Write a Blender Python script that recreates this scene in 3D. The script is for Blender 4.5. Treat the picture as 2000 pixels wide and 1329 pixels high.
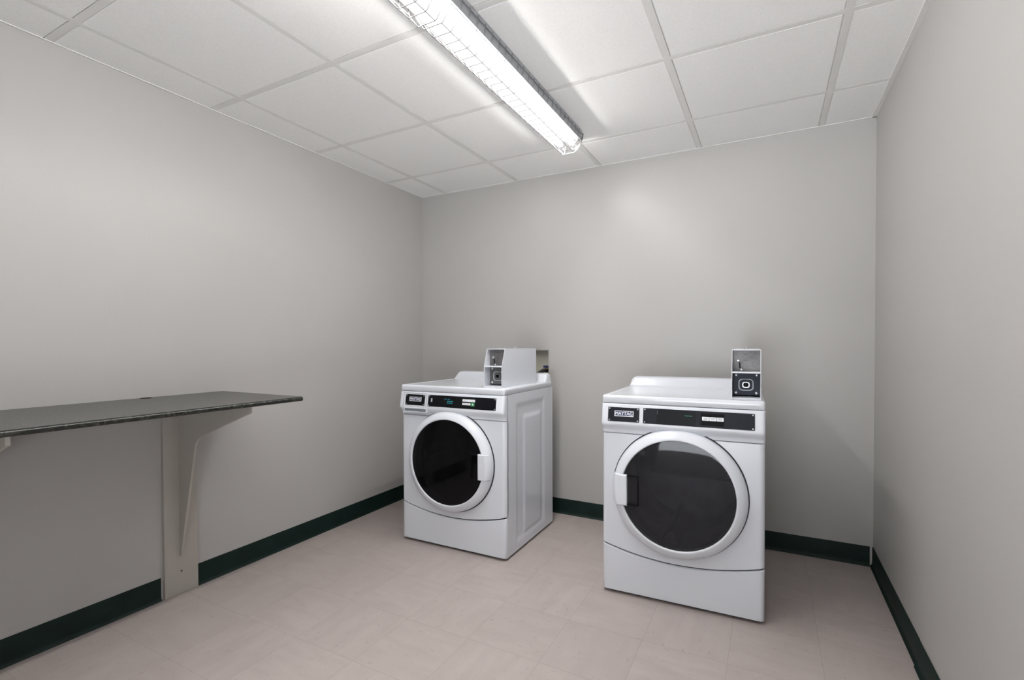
import bpy, bmesh, math, random
from mathutils import Vector, Matrix
from math import sin, cos, pi, sqrt, radians

random.seed(7)
for o in list(bpy.data.objects):
    bpy.data.objects.remove(o, do_unlink=True)
SC = bpy.context.scene
COL = SC.collection

# ------------------------------------------------------------------ room measures
H = 2.306                      # ceiling
XL, XR, YB, YF = -2.429, 0.477, 3.044, -.70
TILE = 0.6096
LAMP_X = -0.980

# ------------------------------------------------------------------ camera
cam_d = bpy.data.cameras.new('camera')
cam = bpy.data.objects.new('camera', cam_d)
COL.objects.link(cam)
yaw, pt, rl = .4818, -.0152, -.0027
fw = Vector((-sin(yaw)*cos(pt), cos(yaw)*cos(pt), sin(pt)))
r0 = Vector((cos(yaw), sin(yaw), 0)); u0 = r0.cross(fw)
r2 = cos(rl)*r0 + sin(rl)*u0
u2 = -sin(rl)*r0 + cos(rl)*u0
M = Matrix((r2, u2, -fw)).transposed().to_4x4()
M.translation = Vector((0, 0, 1.1532))
cam.matrix_world = M
cam_d.sensor_width = 36.0
cam_d.sensor_fit = 'HORIZONTAL'
cam_d.lens = 36.0*944.32/2000
cam_d.shift_x = -9.43/2000
cam_d.shift_y = 22.23/2000
cam_d.clip_start = .02
SC.camera = cam

# ------------------------------------------------------------------ world, exposure
w = bpy.data.worlds.new('world'); SC.world = w
w.use_nodes = True
# added fill from behind the camera, bright below the horizon to lift the ceiling
_nt = w.node_tree; _bg = _nt.nodes['Background']
_tc = _nt.nodes.new('ShaderNodeTexCoord'); _sp = _nt.nodes.new('ShaderNodeSeparateXYZ'); _mr = _nt.nodes.new('ShaderNodeMapRange')
_nt.links.new(_tc.outputs['Generated'], _sp.inputs[0]); _nt.links.new(_sp.outputs[2], _mr.inputs[0])
_mr.interpolation_type = 'SMOOTHSTEP'
_mr.inputs[1].default_value = -.12; _mr.inputs[2].default_value = .05
_mr.inputs[3].default_value = 10.5; _mr.inputs[4].default_value = 1.0
_nt.links.new(_mr.outputs[0], _bg.inputs[1])
_bg.inputs[0].default_value = (.93, .965, 1, 1)
SC.view_settings.view_transform = 'Standard'
SC.view_settings.look = 'None'
SC.view_settings.gamma = 1
SC.view_settings.use_curve_mapping = False
SC.view_settings.exposure = 0.42
TUBE_POWER = 1.0
LAMP_DOWN = 4.0
LAMP_SIDE = 26.0
LAMP_END = 1.0
TUBE_COLOR = (1.0, .985, .96)

# ------------------------------------------------------------------ materials
def mat(name, color, rough=.5, metal=0.0, spec=None, coat=0.0):
    m = bpy.data.materials.new(name); m.use_nodes = True
    b = m.node_tree.nodes['Principled BSDF']
    b.inputs['Base Color'].default_value = (*color, 1)
    b.inputs['Roughness'].default_value = rough
    b.inputs['Metallic'].default_value = metal
    if spec is not None: b.inputs['Specular IOR Level'].default_value = spec
    if coat: b.inputs['Coat Weight'].default_value = coat; b.inputs['Coat Roughness'].default_value = .05
    return m

def N(m, t, **kw):
    n = m.node_tree.nodes.new(t)
    for k, v in kw.items():
        if hasattr(n, k) and k not in ('inputs',): setattr(n, k, v)
    return n
def L(m, a, b): m.node_tree.links.new(a, b)

def vary(m, c1, c2, scale=6.0, detail=3.0, lo=.35, hi=.65, stretch=None):
    """base colour wanders between two near tones"""
    b = m.node_tree.nodes['Principled BSDF']
    tc = N(m, 'ShaderNodeTexCoord'); no = N(m, 'ShaderNodeTexNoise'); cr = N(m, 'ShaderNodeValToRGB')
    no.inputs['Scale'].default_value = scale; no.inputs['Detail'].default_value = detail
    src = tc.outputs['Object']
    if stretch:
        mp = N(m, 'ShaderNodeMapping'); mp.inputs['Scale'].default_value = stretch
        L(m, src, mp.inputs[0]); src = mp.outputs[0]
    L(m, src, no.inputs['Vector']); L(m, no.outputs[0], cr.inputs[0])
    cr.color_ramp.elements[0].position = lo; cr.color_ramp.elements[0].color = (*c1, 1)
    cr.color_ramp.elements[1].position = hi; cr.color_ramp.elements[1].color = (*c2, 1)
    L(m, cr.outputs[0], b.inputs['Base Color'])
    return cr

def bump(m, scale, strength, dist=.001, detail=2.0, stretch=None):
    b = m.node_tree.nodes['Principled BSDF']
    tc = N(m, 'ShaderNodeTexCoord'); no = N(m, 'ShaderNodeTexNoise'); bp = N(m, 'ShaderNodeBump')
    no.inputs['Scale'].default_value = scale; no.inputs['Detail'].default_value = detail
    bp.inputs['Strength'].default_value = strength; bp.inputs['Distance'].default_value = dist
    src = tc.outputs['Object']
    if stretch:
        mp = N(m, 'ShaderNodeMapping'); mp.inputs['Scale'].default_value = stretch
        L(m, src, mp.inputs[0]); src = mp.outputs[0]
    L(m, src, no.inputs['Vector']); L(m, no.outputs[0], bp.inputs['Height']); L(m, bp.outputs[0], b.inputs['Normal'])

WALL_C = (.425, .412, .398)
m_wall = mat('wall_paint', WALL_C, .42, spec=.45)
vary(m_wall, tuple(c*.985 for c in WALL_C), tuple(min(1, c*1.015) for c in WALL_C), 1.7, 3)
bump(m_wall, 95, .22, .0016, 3)
m_board = mat('board_paint', (.41, .385, .345), .42)
vary(m_board, (.40, .375, .335), (.42, .395, .355), 5, 3); bump(m_board, 60, .12, .001)
m_ceil = mat('ceiling_tile', (.80, .785, .765), .9, spec=.2)
vary(m_ceil, (.90, .895, .885), (.935, .93, .92), 140, 2, .35, .6); bump(m_ceil, 260, .35, .0015, 3)
m_grid = mat('ceiling_grid_metal', (.66, .65, .635), .5)
vary(m_grid, (.77, .76, .745), (.79, .78, .765), 9)
m_base = mat('cove_base_vinyl', (.006, .020, .017), .5, spec=.22)
vary(m_base, (.0035, .0125, .0105), (.0055, .018, .015), 12, 3); bump(m_base, 30, .15, .001)
m_white = mat('white_enamel', (.72, .73, .755), .22, coat=.35)
vary(m_white, (.635, .655, .705), (.65, .67, .72), 3)
m_white2 = mat('white_plastic', (.74, .75, .775), .28)
vary(m_white2, (.655, .675, .725), (.67, .69, .74), 4)
m_gray = mat('gray_plastic', (.20, .225, .25), .4)
vary(m_gray, (.19, .215, .24), (.21, .235, .26), 8)
m_black = mat('black_plastic', (.005, .005, .006), .45, spec=.1)
vary(m_black, (.004, .004, .005), (.006, .006, .007), 12)
m_strip = mat('black_control_panel', (.010, .010, .013), .3, spec=.2)
vary(m_strip, (.004, .004, .006), (.006, .006, .009), 20)
m_strip_gray = mat('charcoal_control_panel', (.020, .022, .030), .38, spec=.2)
vary(m_strip_gray, (.009, .010, .015), (.012, .013, .019), 20)
m_navy = mat('navy_badge', (.02, .028, .10), .35)
vary(m_navy, (.018, .025, .09), (.024, .033, .11), 20)
m_print = mat('white_print', (.78, .79, .83), .4)
vary(m_print, (.74, .75, .79), (.82, .83, .86), 60)
m_chrome = mat('brushed_steel', (.62, .63, .65), .28, 1.0)
vary(m_chrome, (.58, .59, .61), (.67, .68, .70), 40); bump(m_chrome, 200, .05, .0005)
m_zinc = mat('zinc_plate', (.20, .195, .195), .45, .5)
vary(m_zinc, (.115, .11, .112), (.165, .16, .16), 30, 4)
m_ring = mat('cast_ring', (.40, .42, .45), .4)
vary(m_ring, (.38, .40, .43), (.43, .45, .48), 40)
m_lockblue = mat('blue_black_plate', (.012, .016, .032), .4, spec=.2)
vary(m_lockblue, (.010, .013, .027), (.015, .019, .037), 25)
m_drum = mat('drum_steel', (.20, .20, .215), .35, .6)
vary(m_drum, (.17, .17, .185), (.23, .23, .245), 10)
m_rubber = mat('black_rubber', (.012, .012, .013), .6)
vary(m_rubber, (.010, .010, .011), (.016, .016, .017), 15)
m_brass = mat('brass', (.55, .40, .18), .35, 1.0)
vary(m_brass, (.5, .36, .16), (.6, .44, .2), 30)
m_blue = mat('blue_plastic', (.015, .02, .09), .4)
vary(m_blue, (.012, .016, .075), (.018, .024, .10), 30)
m_boxplastic = mat('beige_plastic', (.50, .49, .42), .5)
vary(m_boxplastic, (.48, .47, .40), (.52, .51, .44), 8)
m_green = mat('green_print', (.02, .22, .07), .4)
vary(m_green, (.018, .2, .06), (.024, .24, .08), 40)
m_ink = mat('dark_ink', (.05, .05, .055), .5)
vary(m_ink, (.045, .045, .05), (.06, .06, .065), 40)
m_house = mat('lamp_housing_enamel', (.40, .41, .43), .45)
vary(m_house, (.38, .39, .41), (.42, .43, .45), 10)
m_wire = mat('guard_wire', (.24, .24, .25), .5)
vary(m_wire, (.17, .17, .18), (.20, .20, .21), 30)

def glow(name, color, strength):
    m = mat(name, color, .4); b = m.node_tree.nodes['Principled BSDF']
    b.inputs['Emission Color'].default_value = (*color, 1); b.inputs['Emission Strength'].default_value = strength
    return m
m_tube = glow('lit_tube', TUBE_COLOR, TUBE_POWER)
m_teal = glow('teal_display', (.02, .22, .26), .35)
m_greend = glow('green_display', (.02, .20, .10), .12)

def glass(name, tint, base):
    m = bpy.data.materials.new(name); m.use_nodes = True
    nt = m.node_tree; nt.nodes.remove(nt.nodes['Principled BSDF'])
    out = nt.nodes['Material Output']
    tr = N(m, 'ShaderNodeBsdfTransparent'); gl = N(m, 'ShaderNodeBsdfGlossy'); mx = N(m, 'ShaderNodeMixShader'); fr = N(m, 'ShaderNodeFresnel')
    df = N(m, 'ShaderNodeBsdfDiffuse'); m2 = N(m, 'ShaderNodeMixShader')
    no = N(m, 'ShaderNodeTexNoise'); no.inputs['Scale'].default_value = 3
    mr = N(m, 'ShaderNodeMapRange'); L(m, no.outputs[0], mr.inputs[0]); mr.inputs[3].default_value = .02; mr.inputs[4].default_value = .05
    L(m, mr.outputs[0], gl.inputs['Roughness'])
    tr.inputs[0].default_value = (*tint, 1); df.inputs[0].default_value = (*base, 1)
    gl.inputs[0].default_value = (.9, .9, .92, 1); fr.inputs[0].default_value = 1.32
    L(m, tr.outputs[0], m2.inputs[1]); L(m, df.outputs[0], m2.inputs[2]); m2.inputs[0].default_value = .5
    L(m, fr.outputs[0], mx.inputs[0]); L(m, m2.outputs[0], mx.inputs[1]); L(m, gl.outputs[0], mx.inputs[2])
    L(m, mx.outputs[0], out.inputs[0])
    return m
m_glass_w = glass('black_door_glass', (.16, .16, .165), (.006, .006, .007))
m_glass_d = glass('smoked_door_glass', (.55, .55, .58), (.034, .034, .040))

# laminate worktop: dark stone print
m_lam = mat('dark_laminate', (.05, .05, .045), .3)
cr = vary(m_lam, (.030, .030, .027), (.085, .082, .074), 90, 5, .42, .62)
bump(m_lam, 160, .25, .001, 2)
m_edge = mat('dark_laminate_edge', (.02, .022, .019), .22)
vary(m_edge, (.008, .010, .008), (.032, .033, .028), 60, 3, .45, .7)
bump(m_edge, 26, .55, .004, 1)

# floor: vinyl composition tiles with streaks, direction turned tile by tile
def floor_material():
    m = mat('vinyl_tile', (.4, .35, .33), .42, spec=.4); b = m.node_tree.nodes['Principled BSDF']
    T = .3033; X0, Y0 = -1.0399, 1.5706
    tc = N(m, 'ShaderNodeTexCoord'); sp = N(m, 'ShaderNodeSeparateXYZ'); L(m, tc.outputs['Object'], sp.inputs[0])
    def mth(op, a, b_=None, c=None):
        n = N(m, 'ShaderNodeMath'); n.operation = op
        for i, v in enumerate((a, b_, c)):
            if v is None: continue
            if isinstance(v, (int, float)): n.inputs[i].default_value = v
            else: L(m, v, n.inputs[i])
        return n.outputs[0]
    u = mth('DIVIDE', mth('SUBTRACT', sp.outputs[0], X0), T); v = mth('DIVIDE', mth('SUBTRACT', sp.outputs[1], Y0), T)
    fu = mth('FLOOR', u); fv = mth('FLOOR', v)
    par = mth('FLOORED_MODULO', mth('ADD', fu, fv), 2.0)
    du = mth('SUBTRACT', u, fu); dv = mth('SUBTRACT', v, fv)
    eu = mth('MINIMUM', du, mth('SUBTRACT', 1.0, du)); ev = mth('MINIMUM', dv, mth('SUBTRACT', 1.0, dv))
    seam = mth('LESS_THAN', mth('MINIMUM', eu, ev), .0032)
    def streak(sx, sy, lo, hi, sc):
        mp = N(m, 'ShaderNodeMapping'); mp.inputs['Scale'].default_value = (sx, sy, 1)
        L(m, tc.outputs['Object'], mp.inputs[0])
        no = N(m, 'ShaderNodeTexNoise'); no.inputs['Scale'].default_value = sc; no.inputs['Detail'].default_value = 3
        L(m, mp.outputs[0], no.inputs['Vector'])
        r = N(m, 'ShaderNodeMapRange'); L(m, no.outputs[0], r.inputs[0])
        r.inputs[1].default_value = lo; r.inputs[2].default_value = hi
        return r.outputs[0]
    def pick(a, b_):
        return mth('ADD', mth('MULTIPLY', a, mth('SUBTRACT', 1.0, par)), mth('MULTIPLY', b_, par))
    st = pick(streak(28, 100, .64, .73, 1.0), streak(100, 28, .64, .73, 1.0))
    soft = pick(streak(5, 18, .3, .7, 1.0), streak(18, 5, .3, .7, 1.0))
    wn = N(m, 'ShaderNodeTexWhiteNoise'); wn.noise_dimensions = '2D'
    cb = N(m, 'ShaderNodeCombineXYZ'); L(m, fu, cb.inputs[0]); L(m, fv, cb.inputs[1]); L(m, cb.outputs[0], wn.inputs['Vector'])
    def mix(fac, a, b_):
        n = N(m, 'ShaderNodeMix'); n.data_type = 'RGBA'
        if isinstance(fac, float): n.inputs[0].default_value = fac
        else: L(m, fac, n.inputs[0])
        for i, c in ((6, a), (7, b_)):
            if isinstance(c, tuple): n.inputs[i].default_value = (*c, 1)
            else: L(m, c, n.inputs[i])
        return n.outputs[2]
    A, B = FLOOR_A, FLOOR_B
    c = mix(soft, A, B)
    c = mix(mth('MULTIPLY', wn.outputs[0], .35), c, tuple(x*.93 for x in A))
    c = mix(mth('MULTIPLY', st, .36), c, (.16, .12, .10))
    # few dark scuffs
    vo = N(m, 'ShaderNodeTexVoronoi'); vo.inputs['Scale'].default_value = 5.2; L(m, tc.outputs['Object'], vo.inputs['Vector'])
    dots = mth('LESS_THAN', vo.outputs['Distance'], .020)
    wv = N(m, 'ShaderNodeTexWhiteNoise'); wv.noise_dimensions = '3D'; L(m, vo.outputs['Color'], wv.inputs['Vector'])
    dots = mth('MULTIPLY', dots, mth('GREATER_THAN', wv.outputs[0], .78))
    c = mix(mth('MULTIPLY', dots, .75), c, (.05, .04, .035))
    c = mix(mth('MULTIPLY', seam, .32), c, (.16, .13, .115))
    L(m, c, b.inputs['Base Color'])
    no = N(m, 'ShaderNodeTexNoise'); no.inputs['Scale'].default_value = 14; L(m, tc.outputs['Object'], no.inputs['Vector'])
    r = N(m, 'ShaderNodeMapRange'); L(m, no.outputs[0], r.inputs[0]); r.inputs[3].default_value = .36; r.inputs[4].default_value = .52
    L(m, r.outputs[0], b.inputs['Roughness'])
    bp = N(m, 'ShaderNodeBump'); bp.inputs['Strength'].default_value = .1; bp.inputs['Distance'].default_value = .002
    n2 = N(m, 'ShaderNodeTexNoise'); n2.inputs['Scale'].default_value = 9; L(m, tc.outputs['Object'], n2.inputs['Vector'])
    L(m, n2.outputs[0], bp.inputs['Height']); L(m, bp.outputs[0], b.inputs['Normal'])
    return m
FLOOR_A = (.366, .317, .298); FLOOR_B = (.408, .356, .336)
m_floor = floor_material()

# ------------------------------------------------------------------ mesh helpers
class MB:
    """collects shapes; becomes ONE mesh object"""
    def __init__(self): self.v = []; self.f = []; self.m = []; self.mi = 0
    def add(self, vs, fs):
        o = len(self.v); self.v += [tuple(p) for p in vs]
        self.f += [tuple(i+o for i in f) for f in fs]; self.m += [self.mi]*len(fs)
        return self
    def mat(self, i): self.mi = i; return self
    def box(self, lo, hi, bev=0.0, seg=2, xf=None):
        bm = bmesh.new(); bmesh.ops.create_cube(bm, size=1)
        for v in bm.verts:
            v.co = Vector([lo[k] + (v.co[k]+.5)*(hi[k]-lo[k]) for k in range(3)])
        if bev > 0:
            bmesh.ops.bevel(bm, geom=bm.edges[:], offset=bev, segments=seg, profile=.5, affect='EDGES')
        self._bm(bm, xf); return self
    def _bm(self, bm, xf=None):
        bm.verts.index_update()
        vs = [(xf @ v.co if xf else v.co.copy()) for v in bm.verts]
        fs = [[v.index for v in f.verts] for f in bm.faces]; bm.free(); self.add(vs, fs)
    def prism(self, poly, fn0, fn1):
        """poly of (a,b); fn0/fn1 place the two end caps"""
        n = len(poly)
        vs = [fn0(a, b) for a, b in poly] + [fn1(a, b) for a, b in poly]
        fs = [tuple(range(n))[::-1], tuple(range(n, 2*n))] + [(i, (i+1) % n, n+(i+1) % n, n+i) for i in range(n)]
        return self.add(vs, fs)
    def loops(self, rings, close=True, cap0=False, cap1=False):
        n = len(rings[0]); vs = [p for r in rings for p in r]; fs = []
        for k in range(len(rings)-1):
            for i in range(n if close else n-1):
                j = (i+1) % n
                fs.append((k*n+i, k*n+j, (k+1)*n+j, (k+1)*n+i))
        if cap0: fs.append(tuple(range(n))[::-1])
        if cap1: fs.append(tuple((len(rings)-1)*n+i for i in range(n)))
        return self.add(vs, fs)
    def lathe(self, prof, place, seg=48, cap0=False, cap1=False):
        """prof of (radius, depth); place(a, b, depth) with a, b across"""
        rings = [[place(r*cos(2*pi*i/seg), r*sin(2*pi*i/seg), d) for i in range(seg)] for r, d in prof]
        return self.loops(rings, True, cap0, cap1)
    def grid(self, us, vs_, fn):
        rings = [[fn(u, v) for u in us] for v in vs_]
        return self.loops(rings, False)
    def tube(self, pts, r, seg=8, caps=True):
        pts = [Vector(p) for p in pts]; rings = []
        t0 = (pts[1]-pts[0]).normalized()
        up = Vector((0, 0, 1)) if abs(t0.z) < .9 else Vector((1, 0, 0))
        a = t0.cross(up).normalized()
        for i, p in enumerate(pts):
            if i == 0: t = pts[1]-p
            elif i == len(pts)-1: t = p-pts[-2]
            else: t = (pts[i+1]-p).normalized() + (p-pts[i-1]).normalized()
            t.normalize(); a = (a - t*a.dot(t)).normalized(); b = t.cross(a)
            rr = r[i] if isinstance(r, (list, tuple)) else r
            rings.append([p + a*rr*cos(2*pi*k/seg) + b*rr*sin(2*pi*k/seg) for k in range(seg)])
        return self.loops(rings, True, caps, caps)

def obj(name, mb, mats, parent=None, angle=38, merge=True, flip=None):
    me = bpy.data.meshes.new(name)
    bm = bmesh.new()
    bv = [bm.verts.new(p) for p in mb.v]
    for f, mi in zip(mb.f, mb.m):
        try:
            fc = bm.faces.new([bv[i] for i in f]); fc.material_index = mi; fc.smooth = True
        except ValueError: pass
    if merge: bmesh.ops.remove_doubles(bm, verts=bm.verts[:], dist=1e-5)
    bmesh.ops.recalc_face_normals(bm, faces=bm.faces[:])
    lim = radians(angle)
    for e in bm.edges:
        if len(e.link_faces) != 2 or e.calc_face_angle(0) > lim: e.smooth = False
    bm.to_mesh(me); bm.free()
    for m in (mats if isinstance(mats, (list, tuple)) else [mats]): me.materials.append(m)
    o = bpy.data.objects.new(name, me); COL.objects.link(o)
    if parent: o.parent = parent
    return o

def thing(name, label, cat, loc=(0, 0, 0), rz=0.0):
    o = bpy.data.objects.new(name, None); COL.objects.link(o)
    o.empty_display_size = .1
    o.location = loc; o.rotation_euler = (0, 0, rz); o['label'] = label; o['category'] = cat
    return o
def struct(name, mb, mats, parent=None, **kw):
    o = obj(name, mb, mats, parent, **kw); o['kind'] = 'structure'; return o

def text_mesh(txt, size, bold=0.0, extrude=.0002):
    c = bpy.data.curves.new('lettering', 'FONT'); c.body = txt; c.size = size; c.align_x = 'CENTER'; c.align_y = 'CENTER'
    c.offset = bold; c.extrude = extrude; c.resolution_u = 3
    o = bpy.data.objects.new('lettering', c); COL.objects.link(o)
    bpy.context.view_layer.update()
    dg = bpy.context.evaluated_depsgraph_get()
    me = bpy.data.meshes.new_from_object(o.evaluated_get(dg))
    bm = bmesh.new(); bm.from_mesh(me); bmesh.ops.triangulate(bm, faces=bm.faces[:]); bm.verts.index_update()
    vs = [v.co.copy() for v in bm.verts]; fs = [tuple(v.index for v in p.verts) for p in bm.faces]; bm.free()
    bpy.data.objects.remove(o); bpy.data.curves.remove(c); bpy.data.meshes.remove(me)
    return vs, fs

def lerp(a, b, t): return a+(b-a)*t
def smooth(t): t = max(0, min(1, t)); return t*t*(3-2*t)
def frange(a, b, n): return [a+(b-a)*i/(n-1) for i in range(n)]

# ================================================================== ROOM
T = .12
struct('floor', MB().box((XL-T, YF-1.25, -.1), (XR+T, YB+T, 0)), m_floor)  # extended past the opening to keep the bright fill out of the dryer glass
# unseen front wall, added with an opening sized to limit the fill light
wf = MB(); wf.box((XL-T, YF-T, 0), (-.86, YF, H+.1)); wf.box((.10, YF-T, 0), (XR+T, YF, H+.1))
struct('wall_front', wf, m_wall)
struct('wall_left', MB().box((XL-T, YF, 0), (XL, YB+T, H+.1)), m_wall)
struct('wall_right', MB().box((XR, YF, 0), (XR+T, YB+T, H+.1)), m_wall)
OX0, OX1, OZ0, OZ1 = -1.585, -1.343, .915, 1.112        # hole of the washer outlet box
wb = MB()
wb.box((XL, YB, 0), (OX0, YB+T, H+.1)); wb.box((OX1, YB, 0), (XR, YB+T, H+.1))
wb.box((OX0, YB, 0), (OX1, YB+T, OZ0)); wb.box((OX0, YB, OZ1), (OX1, YB+T, H+.1))
struct('wall_back', wb, m_wall)

# suspended ceiling: lay-in tiles, a little above the bars
GX = [-2.1996 + TILE*k for k in range(0, 5)]
GY = [.8151 + TILE*k for k in range(-4, 4)]
ct = MB()
xs = [XL] + GX + [XR]; ys = [YF] + GY + [YB]
bw = .012
for i in range(len(xs)-1):
    for j in range(len(ys)-1):
        a0 = xs[i] + (bw if i else 0); a1 = xs[i+1] - (bw if i < len(xs)-2 else 0)
        b0 = ys[j] + (bw if j else 0); b1 = ys[j+1] - (bw if j < len(ys)-2 else 0)
        if a1 <= a0 or b1 <= b0: continue
        e = .005; zt = H+.0045; zb = H-.0005       # tile face hangs in the grid with a bevelled rim
        ct.loops([[(a0, b0, zt), (a1, b0, zt), (a1, b1, zt), (a0, b1, zt)],
                  [(a0+e, b0+e, zb), (a1-e, b0+e, zb), (a1-e, b1-e, zb), (a0+e, b1-e, zb)]], True, False, True)
ct.box((XL-T, YF-T, H+.006), (XR+T, YB+T, H+.1))
ceiling = struct('ceiling', ct, m_ceil, angle=20)
cg = MB()
for x in GX: cg.box((x-bw, YF, H-.001), (x+bw, YB, H+.008))
for y in GY:
    xx = [XL] + GX + [XR]
    for k in range(len(xx)-1):
        cg.box((xx[k]+(bw if k else 0), y-bw, H-.0006), (xx[k+1]-(bw if k < len(xx)-2 else 0), y+bw, H+.008))
g = .019
cg.box((XL, YF, H-.003), (XL+g*.6, YB, H)); cg.box((XR-g, YF, H-.003), (XR, YB, H))
cg.box((XL, YB-g*.5, H-.003), (XR, YB, H)); cg.box((XL, YF, H-.003), (XR, YF+g, H))
struct('ceiling_grid', cg, m_grid, ceiling)

# cove base: tall strip with a toe that curls onto the floor
BH = .1016
PROF = [(0, BH), (.0025, BH), (.0034, BH-.002), (.0036, .022), (.0050, .013), (.0085, .006), (.0125, .0025), (.0135, 0), (0, 0)]
def cove(mb, p0, p1, nrm, wob=0.0):
    p0 = Vector(p0); p1 = Vector(p1); nrm = Vector(nrm); n = 2
    mb.prism(PROF, lambda a, b: p0 + nrm*a + Vector((0, 0, b)), lambda a, b: p1 + nrm*a + Vector((0, 0, b)))
SB0, SB1 = 1.182, 1.326                                  # support board that meets the floor
S20, S21 = .466, .610                                     # second board, left of the frame
bl = MB(); cove(bl, (XL, YF, 0), (XL, S20-.006, 0), (1, 0, 0)); cove(bl, (XL, S21+.004, 0), (XL, SB0-.010, 0), (1, 0, 0)); cove(bl, (XL, SB1+.002, 0), (XL, YB, 0), (1, 0, 0))
struct('baseboard_left', bl, m_base, angle=30)
bb = MB(); cove(bb, (XL+.014, YB, 0), (XR-.014, YB, 0), (0, -1, 0)); struct('baseboard_back', bb, m_base, angle=30)
br = MB(); cove(br, (XR, 2.168, 0), (XR, YB, 0), (-1, 0, 0))
br.prism([(a*1.25+.001 if 0 < b else a*1.3, b) for a, b in PROF], lambda a, b: Vector((XR-a, YF, b)), lambda a, b: Vector((XR-a, 2.165, b)))
struct('baseboard_right', br, m_base, angle=30)

# ================================================================== WORKTOP ON BRACKETS
ZC, TC, XF, YE = .922, .020, -1.838, 1.462
wc = thing('wall_counter', 'long dark speckled laminate counter on painted brackets along the left wall', 'counter', (XL, 1.0, 0))
def wl(x, y, z): return (x-XL, y-1.0, z)
ctop = MB(); ed = MB()
ctop.box(wl(XL+.001, -.6, ZC-TC), wl(XF-.010, YE, ZC))
countertop = obj('countertop', ctop, m_lam, wc)
R = TC/2; pr = [(-.0101, ZC-.0002)] + [(-R+R*1.0*cos(a), ZC-R+R*sin(a)) for a in frange(pi/2, -pi/2, 11)] + [(-.0101, ZC-TC)]
ed.prism(pr, lambda a, b: Vector(wl(XF+a, -.6, b)), lambda a, b: Vector(wl(XF+a, YE, b)))
obj('front_edge', ed, m_edge, wc, angle=50)
gm = MB(); gm.lathe([(.021, -.001), (.021, .0010), (.019, .0016), (.0165, .0010), (.0160, .0003)], lambda a, b, d: wl(-2.402+a, 1.112+b, ZC+d), 28, True, True)
obj('cable_grommet', gm, m_black, wc)
def bracket(y0, y1):
    b = MB(); b.box(wl(XL+.0005, y0, .001), wl(XL+.016, y1, ZC-TC-.001), .0015)
    bd = obj('support_board', b, m_board, wc)
    yc = (y0+y1)/2 - .003; th = .0055
    x0 = XL+.0155
    # upright web, concave corner, arm under the top
    P = [(x0, ZC-TC-.0015), (-1.888, ZC-TC-.0015), (-1.888, .873)]
    c0 = (-2.235, .744); c1 = (-2.282, .700)
    P += [c0, (-2.250, .7365), (-2.2625, .7275), (-2.2725, .717), (-2.279, .709), c1, (x0+.007, .175), (x0, .175)]
    g_ = MB(); g_.prism(P, lambda a, b: wl(a, yc-th, b), lambda a, b: wl(a, yc+th, b))
    obj('bracket_arm', g_, m_board, wc, angle=25)
bracket(SB0, SB1)
bracket(S20, S21)
sc_ = MB(); sc_.lathe([(.004, 0), (.004, .0015), (.0015, .0022)], lambda a, b, d: wl(XL+.016+d, 1.252+a, .105+b), 12, False, True)
obj('screw', sc_, m_ink, wc)

# ================================================================== CEILING LIGHT
LY0, LY1 = .06, 2.49
cl = thing('ceiling_light', 'long two-tube fluorescent ceiling light behind a white wire guard', 'ceiling light', (LAMP_X, (LY0+LY1)/2, H))
lc = (LY0+LY1)/2
def ll(x, y, d): return (x, y-lc, -d)
hs = MB()
hp = [(-.077, .0015), (-.077, .020), (-.0640, .0215), (-.0645, .0605), (-.0628, .0605), (-.060, .050), (.070, .050), (.0735, .0565), (.0752, .0565), (.0745, .0215), (.077, .020), (.077, .0015)]
hs.prism(hp, lambda a, b: ll(a, LY0, b), lambda a, b: ll(a, LY1, b))
obj('housing', hs, m_house, cl, angle=20)
rf = MB(); rf.box(ll(-.058, LY0+.01, .0525), ll(.062, LY1-.012, .0503), .0006, 1); obj('reflector', rf, m_white2, cl)
TX = .033; TR = .0165; TD = .0715
for s in (-1, 1):
    for y0_, y1_ in ((LY0+.035, LY1-.035),):
        t_ = MB(); t_.lathe([(.008, 0), (TR, .004)] + [(TR, v) for v in frange(.01, y1_-y0_-.01, 12)] + [(TR, y1_-y0_-.004), (.008, y1_-y0_)],
                            lambda a, b, d: ll(s*TX+a, y0_+d, TD+b), 20, True, True)
        obj('fluorescent_tube', t_, m_tube, cl)
    for yy in (LY0+.022, LY1-.022):
        k = MB(); k.box(ll(s*TX-.012, yy-.010, TD+.014), ll(s*TX+.012, yy+.010, .052), .003); obj('tube_socket', k, m_white2, cl)
def lamp(size, loc, rot, watts, spread=180, length=0):
    d = bpy.data.lights.new('tube_light', 'AREA'); d.shape = 'RECTANGLE'; d.size = size; d.size_y = LY1-LY0-.08
    d.energy = watts; d.color = TUBE_COLOR; d.spread = radians(spread)
    if length: d.size_y = length
    o = bpy.data.objects.new('tube_light', d); COL.objects.link(o); o.parent = cl; o.location = loc; o.rotation_euler = rot
TILT = radians(41)
lamp(.10, ll(0, LY1+.002, .074), (pi/2+radians(-52), 0, 0), LAMP_END, 180, .03)
lamp(.095, ll(0, lc, TD+TR+.003), (0, 0, 0), LAMP_DOWN, 106)
lamp(.026, ll(TX+TR+.004, lc, .0645), (0, -pi/2+TILT, 0), LAMP_SIDE)
lamp(.026, ll(-TX-TR-.004, lc, .0645), (0, pi/2-TILT, 0), LAMP_SIDE)
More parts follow.
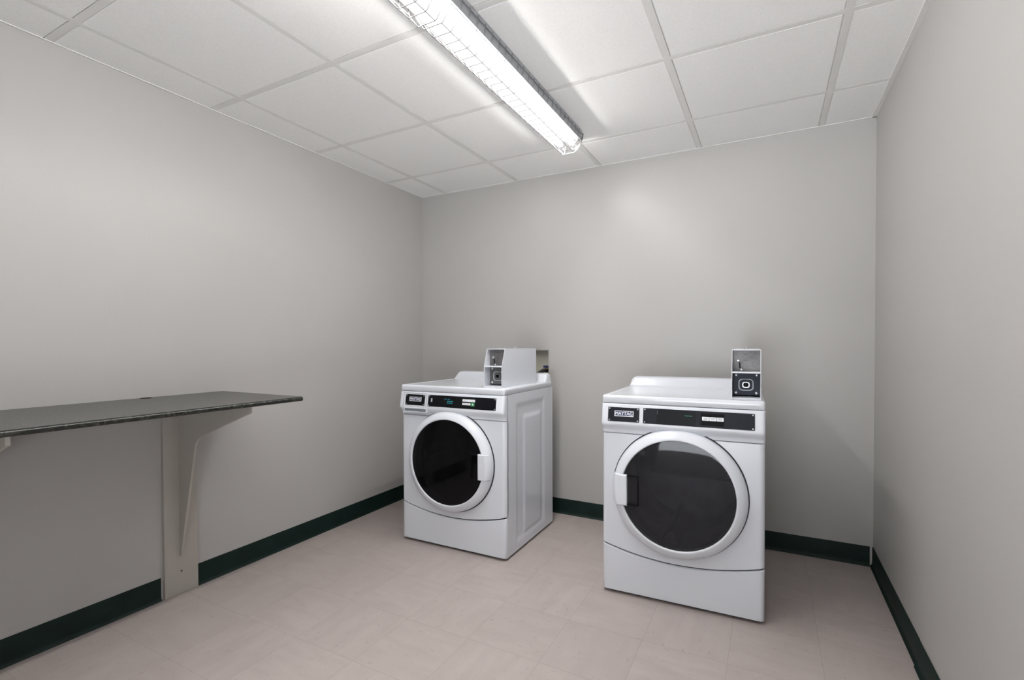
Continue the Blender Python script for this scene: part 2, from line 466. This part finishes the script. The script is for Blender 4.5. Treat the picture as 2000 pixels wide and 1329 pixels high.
def guard(y0, y1, ox, oz, close_end):
    g_ = MB(); r_ = .0015
    E_, D_, C_ = (.080, .012), (.071, .062), (.0335, .112)
    half = [E_, (.0765, .040), D_, (.067, .070), (.040, .1075), C_]
    path = half + [(-x, d) for x, d in half[::-1]]
    nh = int(round((y1-y0)/.049)); ys_ = [y0 + (y1-y0)*k/nh for k in range(nh+1)]
    for y in ys_:
        g_.tube([ll(ox+x, y, d+oz) for x, d in path], r_, 6)
    for x, d in [(.0785, .022), D_, C_, (-C_[0], C_[1]), (-D_[0], D_[1]), (-.0785, .022)]:
        if close_end:
            pts = [ll(ox+x, y0, d+oz), ll(ox+x, y1-.012, d+oz), ll(ox+x*.98, y1+.014, d*.93+oz), ll(ox+x*.94, y1+.030, d*.7+oz), ll(ox+x*.92, y1+.034, d*.35+oz)]
        else: pts = [ll(ox+x, y0, d+oz), ll(ox+x, y1, d+oz)]
        g_.tube(pts, r_, 6)
    if close_end:
        for f_, dy in ((.93, .014), (.7, .030)):
            g_.tube([ll(ox+x*(.98 if f_ > .9 else .94), y1+dy, d*f_+oz) for x, d in path], r_, 6)
    obj('wire_guard', g_, m_wire, cl, merge=False)
guard(1.290, 2.490, 0, 0, True)
guard(.05, 1.268, -.009, .003, False)

# ================================================================== WASHER AND DRYER
def machine(name, label, cat, origin, rz, W, zs, kind):
    """local x across the front, y to the back, z up; base centre is the Empty"""
    D = .612
    root = thing(name, label, cat, origin, rz)
    # move base point from the front-left corner to the base centre
    off = Matrix.Rotation(rz, 3, 'Z') @ Vector((W/2, D/2, 0))
    root.location = Vector(origin) + off
    def Lp(x, y, z): return (x-W/2, y-D/2, z*zs)
    wash = kind == 'washer'
    ZTOP, ZLB, ZSEAM = .918, .882, .746
    # ---- cabinet with embossed side panels
    cb = MB()
    def em(y, z):
        if not wash: return 0.0
        def rect(y0, y1, z0, z1, s):
            a = smooth(min(y-y0, y1-y)/s + .5); b = smooth(min(z-z0, z1-z)/s + .5); return min(a, b)
        return -.0055*rect(.115, .475, .07, .815, .030) + .0050*rect(.205, .435, .085, .745, .022)
    yy = frange(.0, D, 72); zz = frange(.014, ZLB, 90)
    cb.grid(yy, zz, lambda y, z: Lp(W+em(y, z), y, z))
    cb.grid(yy, zz, lambda y, z: Lp(0-em(y, z), y, z))
    cb.add([Lp(0, D, .014), Lp(W, D, .014), Lp(W, D, ZLB), Lp(0, D, ZLB)], [(0, 1, 2, 3)])
    cb.add([Lp(0, 0, .014), Lp(W, 0, .014), Lp(W, D, .014), Lp(0, D, .014)], [(0, 1, 2, 3)])
    cb.add([Lp(0, 0, ZLB), Lp(W, 0, ZLB), Lp(W, D, ZLB), Lp(0, D, ZLB)], [(0, 1, 2, 3)])
    # inner bulkhead ring so the seams stay dark
    obj('cabinet', cb, m_white, root, angle=30, merge=False)
    # ---- front panel with the round opening
    cx, cz = W/2 - (.001 if wash else .003), .500
    Rk = ((W/2)**2 + .051**2)/(2*.051)
    def arc(x): return .181 + Rk - sqrt(Rk*Rk - (x-W/2)**2)
    def bnd(th):
        dx, dz = cos(th), sin(th); lo, hi = 0, 1.2
        for _ in range(40):
            t = (lo+hi)/2; x = cx+dx*t; z = cz+dz*t
            inside = 0 < x < W and z < ZSEAM-.002 and (x <= 0 or x >= W or z > arc(x)+.002)
            if inside: lo = t
            else: hi = t
        return (cx+dx*lo, cz+dz*lo)
    ths = [2*pi*i/120 for i in range(120)]
    for px, pz in ((0, ZSEAM-.002), (W, ZSEAM-.002), (0, arc(0)+.002), (W, arc(W)+.002)):
        ths.append(math.atan2(pz-cz, px-cx) % (2*pi))
    ths = sorted(ths); B0 = [bnd(t) for t in ths]; RO = .262; r_ = .02
    def inset(p, e):
        x = min(max(p[0], e), W-e); ez = e*.18
        return (x, min(max(p[1], arc(x)+.002+ez), ZSEAM-.002-ez))
    rings = [[Lp(cx+RO*cos(t), .03, cz+RO*sin(t)) for t in ths], [Lp(cx+RO*cos(t), -.02, cz+RO*sin(t)) for t in ths],
             [Lp(cx+(RO+.018)*cos(t), -.02, cz+(RO+.018)*sin(t)) for t in ths]]
    rings.append([Lp(q[0], -.02, q[1]) for q in (inset(p, r_+.004) for p in B0)])
    for ph in frange(0, pi/2, 7):
        e = r_*(1-sin(ph)); y = -.02 + r_*(1-cos(ph))
        rings.append([Lp(q[0], y, q[1]) for q in (inset(p, e) for p in B0)])
    rings.append([Lp(p[0], .012, p[1]) for p in B0])
    fp = MB(); fp.loops(rings); obj('front_panel', fp, m_white, root, angle=40)
    # ---- kick panel
    kp = MB(); xs_ = [r_*(1-sin(a)) for a in frange(pi/2, 0, 7)]; xs_ = xs_ + frange(r_+.01, W-r_-.01, 26) + [W-x for x in xs_[::-1]]
    def ky(x):
        e = min(x, W-x)
        return -.02 if e >= r_ else -.02 + r_ - sqrt(max(0, r_*r_-(r_-e)**2))
    def kfn(x, v):
        zt = arc(x) - .0035
        if v == -2: return Lp(x, .012, .0135)
        if v == -1: return Lp(x, ky(x)+.004, .0135)
        if v == 2: return Lp(x, .012, zt)
        if v == 1.5: return Lp(x, min(.004, ky(x)+.004), zt)
        z = lerp(.0165, zt-.003, v); return Lp(x, ky(x), z)
    kp.grid(xs_, [-2, -1, 0, .25, .5, .75, 1, 1.5, 2], kfn); obj('kick_panel', kp, m_white, root, angle=40)
    ks = MB(); ks.grid(frange(.006, W-.006, 40), [-.012, .012], lambda x, v: Lp(x, -.006, arc(x)+v)); obj('seam_shadow_strip', ks, m_rubber, root)  # added black strip that paints the shade inside the kick seam
    # ---- fascia
    fa = MB()
    Y0f = -.030
    pf = [(0, ZLB-.0015), (-.026, ZLB-.0015), (-.0300, ZLB-.0035), (-.0315, ZLB-.008), (-.0440, .800), (-.0452, .794), (-.0448, .788), (-.0415, .7815), (-.0330, .7725), (-.0255, .7655), (-.0218, .758), (-.0205, ZSEAM), (.006, ZSEAM)]
    re = .014; xe = [re*(1-sin(a)) for a in frange(pi/2, 0, 7)]; xe = xe + frange(re+.02, W-re-.02, 20) + [W-x for x in xe[::-1]]
    def ffn(k, x):
        e = min(x, W-x); y, z = pf[k]
        if e < re and y < 0: y = y*1.0 + min(-y, re)*(1 - sqrt(max(0, 1-((re-e)/re)**2)))
        return Lp(x, y, z)
    fa.grid([-1]+xe+[W+1], range(len(pf)), lambda x, k: Lp(0 if x < 0 else W, .006, pf[k][1]) if (x < 0 or x > W) else ffn(k, x))
    fascia = obj('control_fascia', fa, m_white2, root, angle=45)
    # slanted face frame: t along the slope from its foot, h off the face
    p0 = Vector((0, -.0440, .800)); p1 = Vector((0, -.0315, ZLB-.008)); up = (p1-p0).normalized(); nr = Vector((0, -up.z, up.y))
    def F(x, z, h):
        t = (z-p0.z)/up.z; q = p0 + up*t + nr*h; return Lp(x, q.y, q.z)
    def plate(mb, x0, x1, z0, z1, h0, h1, rad=.003):
        pts = []
        for (qx, qz, a0) in ((x1-rad, z1-rad, 0), (x0+rad, z1-rad, pi/2), (x0+rad, z0+rad, pi), (x1-rad, z0+rad, 1.5*pi)):
            for a in frange(a0, a0+pi/2, 4): pts.append((qx+rad*cos(a), qz+rad*sin(a)))
        mb.prism(pts, lambda a, b: F(a, b, h0), lambda a, b: F(a, b, h1)); return mb
    def dome(mb, x, z, r, h0, h1):
        mb.lathe([(r, h0), (r, lerp(h0, h1, .5)), (r*.6, h1), (r*.1, h1)], lambda a, b, d: F(x+a, z+b, d), 12, False, True); return mb
    mplate = m_strip if wash else m_strip_gray
    bx0, bx1, bz0, bz1 = (.046, .184, .803, .864) if wash else (.032, .173, .801, .864)
    bp_ = plate(MB(), bx0, bx1, bz0, bz1, -.001, .0016); brand = obj('brand_plate', bp_, mplate, fascia)
    def sub(nm, mb, m_, par): return obj(nm, mb, m_, par)
    # logo: white frame, navy field, white capitals
    qx, qz = (bx0+bx1)/2 + .002, (bz0+bz1)/2 + .004; lw, lh = .043, .0125
    bd_ = plate(MB(), qx-lw, qx+lw, qz-lh, qz+lh, .0015, .0021, .0012)
    bd_.mat(1); plate(bd_, qx-lw+.0022, qx+lw-.0022, qz-lh+.0034, qz+lh-.0022, .0021, .0024, .001)
    sub('brand_badge', bd_, [m_print, m_navy], brand)
    tv, tf = text_mesh('MAYTAG', .0200, 0.0)
    xmin = min(v.x for v in tv); xmax = max(v.x for v in tv); sx = (2*lw-.009)/(xmax-xmin); zc_ = (min(v.y for v in tv)+max(v.y for v in tv))/2
    tm = MB()
    for k, dx in enumerate((-.00055, .00055)):      # two struck passes make the capitals bold
        tm.add([F(qx+(v.x-(xmin+xmax)/2)*sx+dx, qz+.0006+(v.y-zc_), .00245+v.z+.0003+k*.00012) for v in tv], tf)
    sub('brand_lettering', tm, m_print, brand)
    for x, z in ((bx0+.007, bz0+.006), (bx1-.007, bz0+.006), (bx0+.007, bz1-.006), (bx1-.007, bz1-.006)):
        sub('screw', dome(MB(), x, z, .0031, .0015, .0034), m_chrome, brand)
    sx0, sx1, sz0, sz1 = (.208, .650, .802, .866) if wash else (.190, .636, .800, .867)
    st_ = plate(MB(), sx0, sx1, sz0, sz1, -.001, .0016); strip = obj('control_panel', st_, mplate, fascia)
    for x, z in ((sx0+.007, sz0+.006), (sx1-.007, sz0+.006), (sx0+.007, sz1-.006), (sx1-.007, sz1-.006)):
        sub('screw', dome(MB(), x, z, .0031, .0015, .0034), m_chrome, strip)
    if wash:
        ic = MB()
        for k in range(3):
            plate(ic, sx0+.020, sx0+.029, .828+k*.007, .8325+k*.007, .0016, .0020, .001)
        sub('panel_icon', ic, m_print, strip)
        dp = MB()
        for k, (x, wd) in enumerate(((.112, .010), (.126, .006), (.136, .012))):
            plate(dp, sx0+x, sx0+x+wd, .8455, .8485, .0016, .0020, .0006)
        for k in range(4): plate(dp, sx0+.132+k*.010, sx0+.139+k*.010, .8335, .8385, .0016, .0020, .0008)
        for k in range(3): plate(dp, sx0+.130+k*.013, sx0+.140+k*.013, .8245, .8285, .0016, .0020, .0008)
        sub('lit_display', dp, m_teal, strip)
        lb = MB(); plate(lb, sx0+.232, sx0+.312, .8395, .8525, .0016, .0021, .001); plate(lb, sx0+.232, sx0+.285, .8215, .8325, .0016, .0021, .001)
        lb.mat(1)
        for k in range(4): plate(lb, sx0+.237+k*.018, sx0+.249+k*.018, .8440, .8455, .0021, .0023, .0004)
        for k in range(2): plate(lb, sx0+.237+k*.022, sx0+.253+k*.022, .8262, .8275, .0021, .0023, .0004)
        sub('button_labels', lb, [m_print, m_ink], strip)
        gb = MB(); plate(gb, sx0+.288, sx0+.311, .8165, .8360, .0016, .0026, .003); gb.mat(1); dome(gb, sx0+.2995, .8265, .0045, .0024, .0036)
        o_ = sub('start_button', gb, [m_green, m_print], strip); o_['label'] = 'green start button'
    else:
        wn_ = plate(MB(), sx0+.058, sx0+.222, sz0+.003, sz1-.003, .0014, .0022, .001); sub('display_window', wn_, m_strip, strip)
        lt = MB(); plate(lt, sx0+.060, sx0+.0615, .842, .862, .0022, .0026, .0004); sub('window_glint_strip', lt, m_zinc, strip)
        dp = MB()
        for k in range(4): plate(dp, sx0+.176+k*.008, sx0+.182+k*.008, .8415, .8445, .0022, .0025, .0006)
        sub('lit_display', dp, m_greend, strip)
        fr_ = plate(MB(), sx0+.240, sx0+.332, sz0+.008, sz1-.008, .0014, .0022, .002); sub('keypad_frame', fr_, m_black, strip)
        lb = MB()
        for k in range(3): plate(lb, sx0+.2455+k*.0285, sx0+.2725+k*.0285, .8280, .8435, .0022, .0027, .001)
        lb.mat(1)
        for k in range(3):
            plate(lb, sx0+.250+k*.0285, sx0+.268+k*.0285, .8380, .8393, .0027, .0029, .0004)
            plate(lb, sx0+.252+k*.0285, sx0+.266+k*.0285, .8330, .8344, .0027, .0029, .0004)
        sub('button_labels', lb, [m_print, m_ink], strip)
    if wash:
        # soap drawer: front outline and grey finger slot under the brand plate
        dr = MB()
        ox0, ox1, oz0, oz1 = .030, .196, .797, .871
        for (a0, a1, c0, c1) in ((ox0, ox1, oz1-.0012, oz1), (ox0, ox0+.0014, oz0, oz1), (ox1-.0014, ox1, oz0, oz1)):
            plate(dr, a0, a1, c0, c1, -.001, .0005, .0004)
        drawer = obj('soap_drawer_gap', dr, m_ink, fascia)
        sl = MB()
        def S(x, z, h): return Lp(x, -.0455-h, z)
        def slot(x0, x1, z0, z1, h0, h1, rad):
            pts = []
            for (ax, az, a0) in ((x1-rad, z1-rad, 0), (x0+rad, z1-rad, pi/2), (x0+rad, z0+rad, pi), (x1-rad, z0+rad, 1.5*pi)):
                for a in frange(a0, a0+pi/2, 5): pts.append((ax+rad*cos(a), az+rad*sin(a)))
            return pts
        P1 = slot(.040, .205, .762, .790, 0, 0, .006); P2 = slot(.046, .199, .768, .784, 0, 0, .005)
        rr = [[S(a, b, -.030) for a, b in P1], [S(a, b, .0025) for a, b in P1], [S(a, b, .0045) for a, b in slot(.0412, .2038, .7632, .7888, 0, 0, .006)], [S(a, b, .0045) for a, b in P2], [S(a, b, .001) for a, b in P2]]
        sl.loops(rr[:4], True); sh = obj('drawer_pull', sl, m_white2, fascia, angle=30)
        s2 = MB(); s2.loops([[S(a, b, .0042) for a, b in P2], [S(a, b, .0008) for a, b in slot(.048, .197, .770, .782, 0, 0, .005)]], True, False, True)
        o_ = obj('drawer_pull_recess', s2, m_gray, fascia, angle=30); o_['label'] = 'grey finger recess'
    # ---- lid with raised back
    lid = MB(); rl_ = .011; Y0l, Y1l = -.030, D-.004
    ex = [rl_*(1-sin(a)) for a in frange(pi/2, 0, 7)]
    gx = ex + [.016, .022, .028, .035, .045] + frange(.06, W-.06, 30) + [W-v for v in (.045, .035, .028, .022, .016)] + [W-v for v in ex[::-1]]
    gy = [Y0l+v for v in ex] + [Y0l+v for v in (.016, .022, .03)] + frange(.02, .48, 14) + frange(.488, .575, 26) + [Y1l-v for v in (.022, .016)] + [Y1l-v for v in ex[::-1]]
    def lz(x, y):
        e = min(x, W-x, y-Y0l, Y1l-y)
        z = ZTOP - .0032*smooth((e-.012)/.014)
        t = smooth((y-.505)/.055); q = min(x-.004, W-.004-x)/.028
        f = 0 if q <= 0 else (1 if q >= 1 else sqrt(1-(1-q)**2))
        z += (.050)*t*f
        if e < rl_: z -= rl_ - sqrt(max(0, rl_*rl_-(rl_-e)**2))
        return z
    def lxy(x, y):
        Rc = .016
        for qx_, sx_ in ((Rc, -1), (W-Rc, 1)):
            for qy_, sy_ in ((Y0l+Rc, -1), (Y1l-Rc, 1)):
                dx, dy = (x-qx_)*sx_, (y-qy_)*sy_
                if dx > 0 and dy > 0:
                    l_ = sqrt(dx*dx+dy*dy); m_ = max(dx, dy)
                    if l_ > 0: x = qx_ + sx_*dx*m_/l_; y = qy_ + sy_*dy*m_/l_
        return x, y
    def lfn(x, y):
        X, Y = lxy(x, y); return Lp(X, Y, lz(x, y))
    lid.grid(gx, gy, lfn)
    per = [(x, gy[0]) for x in gx] + [(gx[-1], y) for y in gy[1:]] + [(x, gy[-1]) for x in gx[::-1][1:]] + [(gx[0], y) for y in gy[::-1][1:-1]]
    ringA = [lfn(x, y) for x, y in per]; ringB = [Lp(*lxy(x, y), ZLB+.0035) for x, y in per]
    def inn(x, y, d): return Lp(min(max(x, d), W-d), min(max(y, Y0l+d), Y1l-d), ZLB+.0008)
    ringC = [inn(*lxy(x, y), .003) for x, y in per]; ringD = [inn(*lxy(x, y), .012) for x, y in per]
    lid.loops([ringA, ringB, ringC, ringD], True)
    obj('lid', lid, m_white, root, angle=50)
    # ---- drum
    dm = MB(); yb = .47
    def dl(a, b, d): return Lp(cx+a, d, cz+b)
    dm.lathe([(.262, -.010), (.258, .012), (.246, .03), (.246, .05), (.285, .055), (.285, yb), (.26, yb+.02), (.06, yb+.03), (.01, yb+.03)], dl, 64, False, True)
    drum = obj('drum', dm, m_drum, root, angle=30)
    for k in range(3):
        a = radians(-100 if k == 0 else (20 if k == 1 else 140)) if not wash else radians(-60+120*k)
        bf = MB(); ca, sa = cos(a), sin(a)
        def BF(u, v, d): return dl(ca*u - sa*v, sa*u + ca*v, d)
        pr_ = [(.284, -.045), (.255, -.030), (.215, -.012), (.205, 0), (.215, .012), (.255, .030), (.284, .045)]
        bf.prism(pr_, lambda a_, b_: BF(a_, b_, .07), lambda a_, b_: BF(a_, b_, yb-.01))
        obj('drum_baffle', bf, m_drum, drum, angle=30)
    if not wash:
        lg = MB(); lg.box(Lp(cx-.20, yb-.035, .455), Lp(cx+.20, yb+.01, .470), .004); lg.box(Lp(cx-.20, yb-.012, .468), Lp(cx+.20, yb+.015, .62), .006)
        obj('drum_ledge', lg, m_gray, drum)
    # ---- door
    R0 = .2785
    rg = MB()
    rp = [(R0-.006, -.0195), (R0, -.0200), (R0+.0015, -.028), (R0, -.037), (R0-.004, -.0465), (R0-.011, -.0545), (R0-.021, -.0610), (R0-.031, -.0660), (R0-.036, -.0680), (R0-.0395, -.0683), (R0-.0415, -.0668), (R0-.0425, -.063), (R0-.0425, -.030)]
    rg.lathe(rp, dl, 128); door = obj('door', rg, m_white2, root, angle=50)
    gk = MB(); gk.lathe([(R0-.008, -.0200), (R0-.008, -.0222), (R0+.0052, -.0222), (R0+.0062, -.0198)], dl, 128); obj('door_gasket', gk, m_rubber, door)
    gp = MB(); rgl = R0-.0430
    gp.lathe([(rgl, -.0575), (rgl, -.0615), (rgl*.97, -.0619), (rgl*.5, -.0621), (rgl*.2, -.0621), (.002, -.0621)], dl, 96, False, True)
    obj('glass_pane', gp, m_glass_w if wash else m_glass_d, door, angle=50)
    sgn = 1 if wash else -1
    # handle block that follows the ring, and its dark finger pocket
    hb = MB(); ra, rb, hz = .209, R0+.0005, .069
    ncol = 10
    def hfn(u, z, k):
        xo = sqrt(max(0, rb*rb - z*z)); x = lerp(ra, xo, u)
        return x
    rows = frange(-hz, hz, 15); us = frange(0, 1, 9)
    def hy(u, z):
        y = -.0760 + .0020*u + .024*max(0, (u-.62)/.38)**2
        e = min(u*.07, (hz-abs(z)))
        if e < .005: y += .005 - sqrt(max(0, .005**2-(.005-e)**2))
        return y
    rows = [-hz, -hz+.001, -hz+.0025, -hz+.005] + frange(-hz+.01, hz-.01, 9) + [hz-.005, hz-.0025, hz-.001, hz]
    us = [0, .015, .035, .07] + frange(.12, 1, 12)
    hb.grid(us, rows, lambda u, z: Lp(cx+sgn*hfn(u, z, 0), hy(u, z), cz+z))
    pe = [(u, rows[0]) for u in us] + [(1, z) for z in rows[1:]] + [(u, rows[-1]) for u in us[::-1][1:]] + [(0, z) for z in rows[::-1][1:-1]]
    hb.loops([[Lp(cx+sgn*hfn(u, z, 0), hy(u, z), cz+z) for u, z in pe], [Lp(cx+sgn*hfn(u, z, 0), -.050, cz+z) for u, z in pe]], True)
    obj('handle', hb, m_white2, door, angle=45)
    pk = MB(); xa, xb = sorted((cx+sgn*.160, cx+sgn*.2105)); z0_, z1_ = cz-.066, cz+.066
    pk.box(Lp(xa, -.0712, z0_), Lp(xb, -.0560, z0_+.005), .0015); pk.box(Lp(xa, -.0712, z1_-.005), Lp(xb, -.0560, z1_), .0015)
    xi = cx+sgn*.160; pk.box(Lp(min(xi, xi+sgn*.005), -.0712, z0_), Lp(max(xi, xi+sgn*.005), -.0560, z1_), .0015)
    pk.box(Lp(xa, -.0600, z0_), Lp(xb, -.0570, z1_))
    obj('handle_pocket', pk, m_black, door)
    # ---- coin box bolted on the lid
    c0, c1 = (.539, .651) if wash else (.5465, .6585)
    zb, zt, zm = ZTOP-.0035, 1.127, 1.0305; tk = .0022
    side = [(.462, zb), (.462, zt), (.060, zt), (.024, zm), (.024, zb)]
    cbx = MB()
    for x0_ in (c0, c1-tk): cbx.prism(side, lambda a, b: Lp(x0_, a, b), lambda a, b: Lp(x0_+tk, a, b))
    cbx.box(Lp(c0, .058, zt-.0035), Lp(c1, .462, zt), .0006, 1); cbx.box(Lp(c0, .460, zb), Lp(c1, .4625, zt), .0006, 1)
    cbx.box(Lp(c0+tk, .0255, zm-.0030), Lp(c1-tk, .095, zm+.0030), .0006, 1); cbx.box(Lp(c0+tk, .026, zb), Lp(c1-tk, .095, zb+.010), .0006, 1)
    coin = obj('coin_box', cbx, m_white2, root)
    yp = .086
    up_ = MB(); up_.box(Lp(c0+tk+.0002, yp, zm+.003), Lp(c1-tk-.0002, yp+.003, zt-.0036)); obj('coin_plate', up_, m_zinc, coin)
    cm_ = (c0+c1)/2
    ins = MB()
    for (x, z, wd) in ((-.018, 1.109, .022), (-.014, 1.104, .012), (-.016, 1.086, .010), (-.018, 1.080, .018)):
        ins.box(Lp(cm_+x+.006, yp-.0006, z-.0009), Lp(cm_+x+.006+wd, yp+.0002, z+.0009))
    obj('printed_marks', ins, m_ink, coin)
    cs = MB(); cs.prism([(-.0035, 0), (.0028, 0), (.0002, .026), (-.0050, .026)], lambda a, b: Lp(cm_-.024+a, yp-.0012, 1.046+b), lambda a, b: Lp(cm_-.024+a, yp+.001, 1.046+b)); obj('coin_slot', cs, m_black, coin)
    lv = MB(); lv.lathe([(.0055, 0), (.0055, .003), (.003, .005)], lambda a, b, d: Lp(cm_-.032+a, yp-d, 1.079+b), 14, False, True)
    obj('coin_return_button', lv, m_chrome, coin)
    lv = MB(); lv.lathe([(.004, 0), (.004, .002), (.002, .003)], lambda a, b, d: Lp(cm_-.019+a, yp-d, 1.040+b), 14, False, True); obj('coin_stop', lv, m_chrome, coin)
    lpz0, lpz1 = zb+.0155, zm-.0032
    lp = MB(); yl = yp if wash else yp
    lp.box(Lp(c0+tk+.0004, yl, lpz0), Lp(c1-tk-.0004, yl+.004, lpz1), .0008, 1); lplate = obj('lock_plate', lp, m_lockblue if not wash else m_zinc, coin)
    zc2 = (lpz0+lpz1)/2 - .003
    def sq(a, e=4.0):
        c, s = cos(a), sin(a); return 1/((abs(c)**e+abs(s)**e)**(1/e))
    def sqring(mb, prof, x, z, e=4.0, n=36):
        mb.loops([[Lp(x + r*sq(2*pi*i/n, e)*cos(2*pi*i/n)*.98, yl-d, z + r*sq(2*pi*i/n, e)*sin(2*pi*i/n)*.86) for i in range(n)] for r, d in prof], True, False, False)
    lr = MB(); sqring(lr, [(.0305, 0), (.0305, .004), (.0290, .0058), (.0262, .0050), (.0250, .001)], cm_-.001, zc2)
    obj('lock_ring', lr, m_ring, coin)
    lk = MB(); sqring(lk, [(.0155, 0), (.0155, .010), (.0140, .012), (.0115, .012), (.0105, .009), (.0105, .002)], cm_-.001, zc2, 3.0); obj('lock_barrel', lk, m_chrome, coin)
    lh_ = MB(); lh_.lathe([(.0105, .0022), (.006, .0030), (.001, .0030)], lambda a, b, d: Lp(cm_-.001+a, yl-d, zc2+b*.9), 16, False, True); obj('lock_core', lh_, m_black, coin)
    for x, z in ((-.040, lpz0+.010), (.040, lpz0+.010), (-.040, lpz1-.010), (.040, lpz1-.010)):
        s_ = MB(); s_.lathe([(.0062, 0), (.0060, .002), (.0035, .004), (.0005, .0042)], lambda a, b, d: Lp(cm_+x+a, yl-d, z+b), 16, False, True); obj('screw', s_, m_chrome, coin)
    tl = MB(); tl.lathe([(.011, 0), (.011, .003), (.006, .0035), (.006, .011), (.002, .012)], lambda a, b, d: Lp(cm_-.002+a, .30+b, zt+d), 18, False, True); obj('top_lock', tl, m_chrome, coin)
    # ---- feet
    for x in (.06, W-.06):
        for y in (.05, D-.06):
            ft = MB(); ft.lathe([(.020, .0002), (.020, .008), (.010, .009), (.010, .016)], lambda a, b, d: (x-W/2+a, y-D/2+b, d), 20, True, True); obj('leveling_foot', ft, m_rubber, root)
    return root

machine('washing_machine', 'white front-loading washing machine with black door glass and coin box, standing in the left corner', 'washing machine',
        (-1.9243, 2.2316, 0), math.atan2(.0058, .6963), .696, 1.0, 'washer')
machine('tumble_dryer', 'white front-loading dryer with smoky see-through door and coin box, nearer the right wall', 'dryer',
        (-.6879, 2.192, 0), math.atan2(.0217, .6741), .6745, 1.0, 'dryer')

# ================================================================== OUTLET BOX BEHIND THE WASHER
ob = thing('washer_outlet_box', 'recessed beige plumbing outlet box in the back wall behind the washing machine', 'outlet box', ((OX0+OX1)/2, YB, OZ0))
oxc = (OX0+OX1)/2
def ol(x, y, z): return (x-oxc, y-YB, z-OZ0)
sh = MB(); d_ = .085; t_ = .003
sh.box(ol(OX0+.001, YB+d_-t_, OZ0+.001), ol(OX1-.001, YB+d_, OZ1-.001))
sh.box(ol(OX0+.001, YB+.001, OZ0+.001), ol(OX0+.001+t_, YB+d_, OZ1-.001)); sh.box(ol(OX1-.001-t_, YB+.001, OZ0+.001), ol(OX1-.001, YB+d_, OZ1-.001))
sh.box(ol(OX0+.001, YB+.001, OZ0+.001), ol(OX1-.001, YB+d_, OZ0+.001+t_)); sh.box(ol(OX0+.001, YB+.001, OZ1-.001-t_), ol(OX1-.001, YB+d_, OZ1-.001))
obj('box_shell', sh, m_boxplastic, ob)
fr = MB(); f_ = .010
fr.box(ol(OX0-f_, YB-.003, OZ1-.002), ol(OX1+f_, YB, OZ1+f_), .001, 1); fr.box(ol(OX0-f_, YB-.003, OZ0-f_), ol(OX1+f_, YB, OZ0+.002), .001, 1)
fr.box(ol(OX0-f_, YB-.003, OZ0), ol(OX0+.002, YB, OZ1), .001, 1); fr.box(ol(OX1-.002, YB-.003, OZ0), ol(OX1+f_, YB, OZ1), .001, 1)
obj('box_frame', fr, m_wall, ob)
for xx, hm, nm in ((-1.505, m_rubber, 'valve'), (-1.372, m_blue, 'valve')):
    vb = MB(); vb.lathe([(.010, -.030), (.010, .012), (.013, .013), (.013, .030), (.009, .032)], lambda a, b, d: ol(xx+a, YB+.035+b, .968+d), 16, True, True)
    val = obj('valve', vb, m_brass, ob)
    hd = MB(); hd.box(ol(xx-.020, YB+.010, .988), ol(xx+.020, YB+.024, 1.004), .004); obj('valve_handle', hd, hm, val)
for xx in (-1.505, -1.372):
    hp_ = MB(); hp_.tube([ol(xx, YB+.030, .968), ol(xx-.004, YB-.010, .972), ol(xx-.020, YB-.045, .958), ol(xx-.055, YB-.075, .92), ol(xx-.075, YB-.085, .85), ol(xx-.085, YB-.09, .70), ol(xx-.09, YB-.10, .45), ol(xx-.08, YB-.16, .32)], .0125, 12)
    obj('water_hose', hp_, m_rubber, ob)
